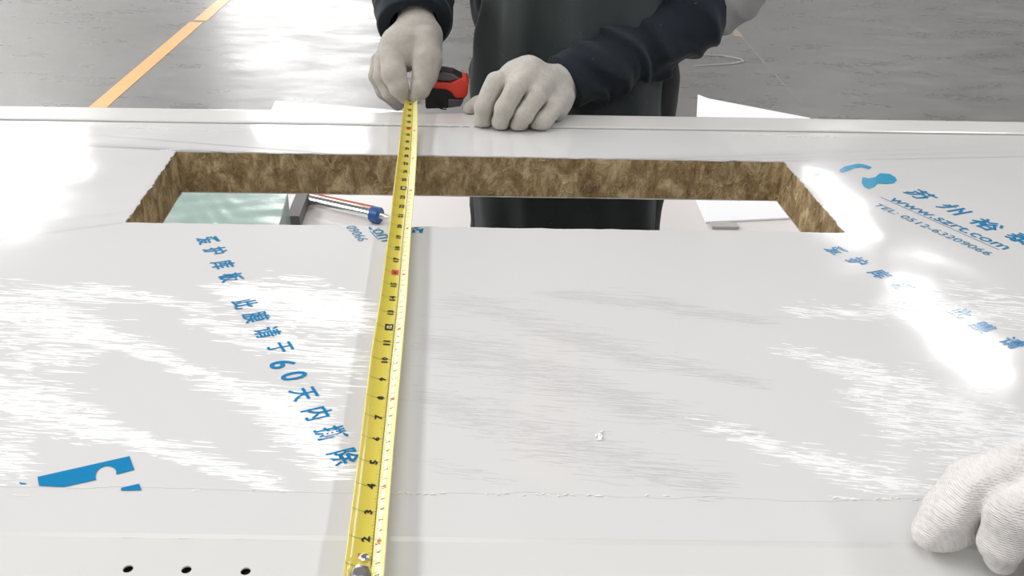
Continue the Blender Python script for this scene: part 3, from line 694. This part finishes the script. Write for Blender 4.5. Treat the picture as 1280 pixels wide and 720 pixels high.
g2 = pw('glove', fn_pin, lo_p, hi_p, .0013, M['glove_dark']); g2['label'] = 'grey-beige knitted glove pinching the tape'
f = np.array([0, -.93, -.36]); u = np.array([0, -.36, .93])
def hair_fn(P):
    A = np.array([[1, 0, 0], f, u]); d = ell(P, headc+u*.036-f*.014, (.082, .098, .094), A); q = (P-headc); return np.maximum(d, np.maximum(.02-(q@u)+.9*np.maximum(0, q@f-.02)-.25*np.maximum(0, -(q@f)), -(q@u)-.02)*.6)+.002*fnoise(P, 150, 5)
pw('hair', hair_fn, *bounds([headc], .15), .004, M['hair'])
def folds(P, ax, k, A, seed):
    ax = np.array(ax); t = P@ax; n1 = fnoise(P, 16, seed); n2 = fnoise(P, 30, seed+1); n3 = fnoise(P, 13, seed+3)
    r = 1-np.abs(np.sin(t*k*.55+3.6*n1+1.6*n2)); r2 = 1-np.abs(np.sin(t*k*1.1+4*n2+5*n3+2))
    return -A*1.25*(np.sin(r*1.57)**2.2-.35)*(.35+.9*np.clip(.5+n3*1.3, 0, 1))-A*.7*(np.sin(r2*1.57)**3-.25)*np.clip(.5-n1*1.4, 0, 1)+A*.3*fnoise(P, 80, seed+2)
axR = (elR-wrR)/np.linalg.norm(elR-wrR); axL = (elL-wrL)/np.linalg.norm(elL-wrL)
c0R = W(706, 103, .925); c0L = W(518, 32, .96)
def jacket_fn(P):
    d = smin(ell(P, chest+[0, .005, -.02], (.185, .125, .25)), ell(P, hipc+[0, .01, .08], (.17, .12, .12)), .05); d = smin(d, cone(P, shL, shR, .07, .07), .05); d = d+folds(P, (0, 0, 1), 40, .004, 8)
    a = chain(P, [c0R, W(760, 76, .97), W(815, 48, 1.01), elR+[0, 0, 0], shR], [rr(35, .93), rr(41, .97), rr(42, 1.0), rr(42, 1.03), .075], .02)+folds(P, axR+np.array([.2, 0, .7]), 62, .0062, 21)*np.clip(((P-c0R)@axR)/.05, .3, 1)
    b_ = chain(P, [c0L, W(517, 5, 1.0), elL, shL], [rr(42, .96), rr(43, 1.0), .062, .07], .02)+folds(P, axL, 80, .004, 31)
    a = np.maximum(a, -((P-c0R)@axR)-.004-.003*fnoise(P, 60, 4)); b_ = np.maximum(b_, -((P-c0L)@axL)-.002)
    # hollow cuffs
    a = np.maximum(a, -np.maximum(cone(P, c0R-axR*.06, c0R+axR*.02, rr(26, .93), rr(22, .93)), 0*a-1)); b_ = np.maximum(b_, -cone(P, c0L-axL*.06, c0L+axL*.02, rr(34, .96), rr(28, .96)))
    return smin(d, np.minimum(a, b_), .02)
lo, hi = bounds([chest-[.19, .13, .3], chest+[.19, .13, .3], c0R, c0L, elR, elL, shL, shR, W(815, 48, 1.01)], .085)
pw('jacket', jacket_fn, lo, hi, .0034, M['jacket'])['label'] = 'navy jacket with wrinkled sleeves'
def apron_fn(P):
    # cloth hanging from the waist, front and sides, with vertical folds
    x = P[..., 0]-cx; y = P[..., 1]-1.10; z = P[..., 2]; t = np.clip((.35-z)/.8, 0, 1); a = .150+.012*t; c = .135+.02*t
    a = a+.004*np.sin(z*9+1); fold = .010*np.sin(x*30+1.4*np.sin(z*5)+.6)+.006*np.sin(x*71+2.2*np.sin(z*7+1))+.005*fnoise(P*np.array([1, 1, .35]), 70, 61)+.012*np.exp(-((x+.095+.06*(z-.0))/.018)**2)
    k = (np.abs(x/a)**3+np.abs(y/c)**3)**(1/3.); d = (k-1)*np.minimum(a, c)-fold*np.clip(-y*20, 0, 1)-.003*fnoise(P, 30, 6)
    d = np.maximum(d, np.maximum(z-.34, -.52-z)); return np.maximum(d, y-.06)
lo, hi = V3(cx-.21, .90, -.55), V3(cx+.21, 1.20, .38)
pw('apron', apron_fn, lo, hi, .005, M['apron'])['label'] = 'charcoal work apron with vertical folds'
def trouser_fn(P):
    d = ell(P, hipc-[0, 0, .02], (.155, .10, .12))
    for a, e, wv in ((hipl, knl, anl), (hipr, knr, anr)): d = smin(d, chain(P, [a, e, wv], [.088, .066, .056]), .02)
    return np.maximum(d, (FLOOR+.07)-P[..., 2])+folds(P, (0, 0, 1), 45, .003, 12)
pw('trousers', trouser_fn, V3(cx-.26, .95, FLOOR+.03), V3(cx+.26, 1.28, .14), .007, M['trouser'])
for s, an in ((-1, anl), (1, anr)):
    def shoe_fn(P): return np.maximum(smin(cone(P, an+[0, .03, -.035], an+[0, -.14, -.05], .045, .036), cone(P, an, an-[0, 0, .03], .045, .045), .03), FLOOR+.002-P[..., 2])
    pw('shoe', shoe_fn, an-[.08, .22, .12], an+[.08, .12, .08], .005, M['shoe'])
# undershirt cuff at the elbow
def grey_fn(P): return chain(P, [elR+axR*.02, elR+axR*.05+[0.02, 0.0, .02], shR+[.03, 0, 0]], [rr(36, 1.03), rr(42, 1.03), .05], .01)+folds(P, (.6, 0, .8), 70, .004, 41)
pw('shirt_sleeve', grey_fn, *bounds([elR, elR+[.1, 0, .1], shR+[.03, 0, 0]], .08), .004, m_cloth('grey_cloth', (.28, .27, .28), (.34, .33, .34)))['label'] = 'grey cloth at the elbow'
# ---- tape case
CY = .918
cs = [W(x, y, CY) for x, y in ((531, 108), (541, 92), (548, 87), (566, 90), (583, 99), (585, 107), (583, 119), (573, 130), (560, 134), (532, 135))]
def extr(name, pts, y0, y1, mat, par=None, bev=.003):
    b = MB(); n_ = len(pts); P0 = [V3(p[0], p[1]+y0, p[2]) for p in pts]; P1 = [V3(p[0], p[1]+y1, p[2]) for p in pts]
    b.v = [tuple(p) for p in P0+P1]; b.f = [tuple(range(n_))[::-1], tuple(range(n_, 2*n_))]+[(i, (i+1) % n_, n_+(i+1) % n_, n_+i) for i in range(n_)]
    return tb(b, name, mat, par, bevel=bev)
case = extr('case_body', cs, -.006, .024, M['rubber']); case['label'] = 'black rubber case body'
rim = [W(x, y, CY) for x, y in ((538, 99), (562, 101.5), (576, 96), (584, 97), (586, 103), (584.5, 116), (581, 120.5), (569, 120.5), (564, 113), (557, 109.5), (538, 108))]
extr('red_bumper', rim, -.010, .026, M['red'], bev=.0022)['label'] = 'bright red case bumper'
extr('case_window', [W(x, y, CY) for x, y in ((545, 91), (552, 88), (566, 91), (575, 97), (562, 100), (545, 98))], -.008, .01, M['grey_pl'], bev=.002)
extr('case_foot', [W(x, y, CY) for x, y in ((560, 122), (580, 122), (576, 131), (560, 133))], -.009, .02, M['grey_pl'], bev=.002)
b = MB(); b.tube([W(x, y, CY-.013) for x, y in ((544, 128), (545, 133), (551, 135.5), (557, 137), (558, 133), (556, 127))], .0011, 8); tb(b, 'belt_clip', M['rubber'], smooth=True)
# ================================================================ NEAR GLOVED HAND (second person)
def q4(L):
    P = []; R_ = []
    for px, py, z, r in L:
        p = Z(px, py, z); P.append(p); R_.append(r*np.dot(p-CP, FW)/FL)
    return P, R_
nf = [[(1268, 596, .060, 40), (1222, 612, .046, 41), (1186, 642, .028, 33), (1163, 664, .015, 24)], [(1232, 622, .034, 34), (1200, 652, .022, 28), (1184, 666, .015, 22)],
      [(1300, 606, .062, 40), (1270, 640, .050, 40), (1255, 676, .030, 31), (1252, 694, .017, 22)],
      [(1345, 610, .058, 38), (1326, 650, .048, 36), (1312, 692, .030, 29), (1310, 712, .018, 23)],
      [(1385, 620, .045, 34), (1372, 655, .044, 33), (1362, 695, .030, 28), (1362, 715, .018, 22)]]
npalm = [[(1262, 590, .05, 34), (1330, 590, .05, 42), (1400, 600, .048, 44)], [(1300, 620, .036, 34), (1380, 620, .036, 38)]]
NF = [q4(x) for x in nf]; NP = [q4(x) for x in npalm]
wr2 = Z(1480, 560, .07); sleeve2 = Z(1850, 430, .10)
def near_fn(P):
    d = None
    for pts, rad in NP: e = chain(P, pts, rad, .008); d = e if d is None else smin(d, e, .01)
    d = smin(d, chain(P, [NP[0][0][-1], wr2], [.026, .027]), .02)
    fg = [chain(P, pts, rad, .004) for pts, rad in NF]; fs = crease([smin(fg[0], fg[1], .006)]+fg[2:], .004, .004)
    d = smin(d, fs, .005); d = np.maximum(d, .0012-P[..., 2])
    return d+.0006*fnoise(P, 230, 2)+.0034*fnoise(P, 62, 5)+.0016*fnoise(P, 120, 15)+folds(P, (.5, .6, .3), 90, .0016, 77)
lo, hi = bounds([p for pts, _ in NF+NP for p in pts]+[wr2], .032)
hz = empty('person', tuple(V3(wr2[0], wr2[1], 0)))
tag(hz, "person's white-gloved fist pressing on the panel's near edge at the lower right", 'person')
ho = np.array(hz.location)
sdf_obj('glove', near_fn, lo, hi, .0014, M['glove_white'], hz, ho)['label'] = 'white knitted glove'
ax2 = (sleeve2-wr2)/np.linalg.norm(sleeve2-wr2)
def sl2(P): 
    a = chain(P, [wr2+ax2*.01, wr2+ax2*.15, wr2+ax2*.30+[0, 0, .03]], [.042, .05, .055], .02)+folds(P, ax2, 80, .004, 55); return np.maximum(a, -((P-wr2-ax2*.01)@ax2))
sdf_obj('jacket_sleeve', sl2, *bounds([wr2, wr2+ax2*.30], .1), .005, M['jacket'], hz, ho)
# ================================================================ THINGS SEEN THROUGH THE OPENING
SZ = -.45
def zpoly(pts, z): return [tuple(Z(x, y, z)[:2]) for x, y in pts]
a, b0, c, d = Z(60, 300, SZ), Z(1130, 300, SZ), Z(1100, 168, SZ), Z(130, 150, SZ)
st = empty('panel_stack', ((a[0]+b0[0])/2, 1.5, FLOOR)); tag(st, 'low stack of white panels on the floor behind the worker, seen through the opening', 'stack')
so = np.array(st.location); hgt = (SZ-FLOOR-.10)/6; y0 = a[1]+.0
for i in range(6):
    b = MB(); z0 = FLOOR+.10+i*hgt; jx = random.uniform(-.01, .01); X0, X1 = -.75, 1.05; b.box(X0+jx-so[0], X1+jx-so[0], 1.27+jx*.3-so[1], 2.02+jx-so[1], z0+.002-so[2], z0+hgt-so[2]); b.build('white_panel', M['white'], st, bevel=.002)
for x in (-.6, .15, .9):
    b = MB(); b.box(x-.05-so[0], x+.05-so[0], 1.29-so[1], 1.98-so[1], 0, .102); b.build('timber_bearer', M['timber'], st)
def flat_sheet(name, pts, z, th, mat, label, cat, lift=0):
    P = [Z(x, y, z) for x, y in pts]; o_ = V3(np.mean([p[0] for p in P]), np.mean([p[1] for p in P]), z); b = MB()
    b.prism([(p[0]-o_[0], p[1]-o_[1]) for p in P][::-1], 0, th); o = b.build(name, mat); o.location = o_; tag(o, label, cat); return o
flat_sheet('white_sheet', [(866, 243), (872, 119.5), (885, 124.5), (950, 137), (1012, 149), (1050, 255), (985, 274), (882, 279)], SZ+.001, .004, M['paper'], 'bright white loose sheet on the low stack, showing right of the worker', 'sheet')
flat_sheet('white_sheet', [(330, 160), (344, 127.5), (395, 131), (480, 138), (540, 144), (545, 165)], SZ+.001, .004, M['paper'], 'white loose sheet whose corner peeks above the panel left of the worker', 'sheet')
# green wrapped bundle
bz = SZ+.10; P = [Z(x, y, bz) for x, y in ((120, 300), (344, 300), (360, 236), (160, 226))]
o_ = V3((P[0][0]+P[1][0])/2, (P[0][1]+P[2][1])/2, SZ); bd = MB(); nx_, ny_ = 40, 24
bun = empty('wrapped_bundle', tuple(o_)); tag(bun, 'pale green plastic-wrapped bundle on the low stack, seen at the left end of the opening', 'bundle')
b = MB(); b.prism([(p[0]-o_[0], p[1]-o_[1]) for p in P], .001, .098); b.build('foam_block', M['green'], bun, bevel=.008)
b = MB()
for i in range(nx_+1):
    for j in range(ny_+1):
        s, t = i/nx_, j/ny_; p = (P[0]*(1-s)+P[1]*s)*(1-t)+(P[3]*(1-s)+P[2]*s)*t; p = p-o_
        b.v.append((p[0], p[1], .0995+.0010*math.sin(s*13+5*math.sin(t*5))*math.sin(t*9+3*s)+.0005*math.sin(s*31+t*22+4*math.sin(s*11))))
for i in range(nx_):
    for j in range(ny_): q = i*(ny_+1)+j; b.f.append((q, q+ny_+1, q+ny_+2, q+1))
b.build('plastic_wrap', M['green'], bun, smooth=True)
# low dark grey box in the gap beside the bundle
q0 = Z(377, 262, SZ); b = MB(); b.box(-.013, .013, -.10, .13, 0, .03); o = b.build('dark_block', simple('dark_grey_block', (.17, .155, .155), .6)); o.location = q0+[0.0, .0, .0005]; tag(o, 'dark grey block between the green bundle and the chrome tube', 'block')
# chrome tube with blue collar
A0, A1, A2 = Z(388, 250, SZ+.018), Z(466, 267.5, SZ+.018), Z(486, 272, SZ+.018)
tu = empty('sealant_tube', tuple(A0)); tag(tu, 'shiny chrome tube with a blue collar, lying just left of the yellow tape', 'tube')
def tu_b(b, nm, mat, **k): b.v = [tuple(np.array(p)-A0) for p in b.v]; return b.build(nm, mat, tu, **k)
b = MB(); b.tube([A0, A1], .0125, 24); tu_b(b, 'barrel', M['chrome'], smooth=False)
b = MB(); off = V3(0, .012, .006); b.tube([A0+off, A1+off], .008, 16); tu_b(b, 'copper_strip', M['copper'])
dr = (A1-A0)/np.linalg.norm(A1-A0); b = MB(); b.tube([A1-dr*.003, A1-dr*.001, A1+dr*.017, A1+dr*.019], [.0165, .018, .018, .0165], 24); tu_b(b, 'collar', M['blue_pl'])
b = MB(); b.tube([A1+dr*.018, A1+dr*.030, A2], [.008, .006, .003], 16); tu_b(b, 'nozzle', M['steel'])
# grey strip standing in for the shadow beside the white sheet
q1 = Z(905, 284, SZ); b = MB(); b.box(-.03, .03, -.012, .012, 0, .006); o = b.build('shadow_strip', simple('shadow_strip_grey', (.45, .44, .42), .6)); o.location = q1+[0, 0, .001]; tag(o, 'short grey strip painted as the shadow beside the white loose sheet, seen at the right end of the opening', 'strip')
# ================================================================ TRESTLES
def trestle(x, label):
    t = empty('trestle', (x, .4, FLOOR)); tag(t, label, 'trestle', 'trestles under the panel')
    b = MB(); b.box(-.04, .04, -.36, .36, .85-T-.09, .85-T); b.build('top_beam', M['timber'], t, bevel=.003)
    for sx in (-1, 1):
        for sy in (-1, 1):
            b = MB(); b.tube([(sx*.03, sy*.30, .75), (sx*.22, sy*.33, .0)], .022, 4); b.build('leg', M['timber'], t)
    for sy in (-1, 1):
        b = MB(); b.box(-.15, .15, sy*.318-.012, sy*.318+.012, .28, .34); b.build('cross_brace', M['timber'], t)
trestle(-.80, 'timber trestle carrying the left end of the panel'); trestle(1.15, 'timber trestle carrying the right end of the panel')
# crumbs and marks on the film
P = Z(745, 545, .0003); b = MB()
for i in range(7):
    q = P+V3(random.uniform(-.004, .004), random.uniform(-.004, .004), 0); b.tube([q, q+V3(random.uniform(-.002, .002), random.uniform(-.002, .002), .001), q+V3(random.uniform(-.003, .003), random.uniform(-.003, .003), .0005)], [.0006, .001, .0004], 6)
b.v = [tuple(np.array(p)-P) for p in b.v]; o = b.build('plastic_shaving', M['crumb']); o.location = P; tag(o, 'tiny white plastic shaving lying in the middle of the panel', 'shaving')
P = Z(514, 162.5, .0003)
bpy.context.view_layer.update()
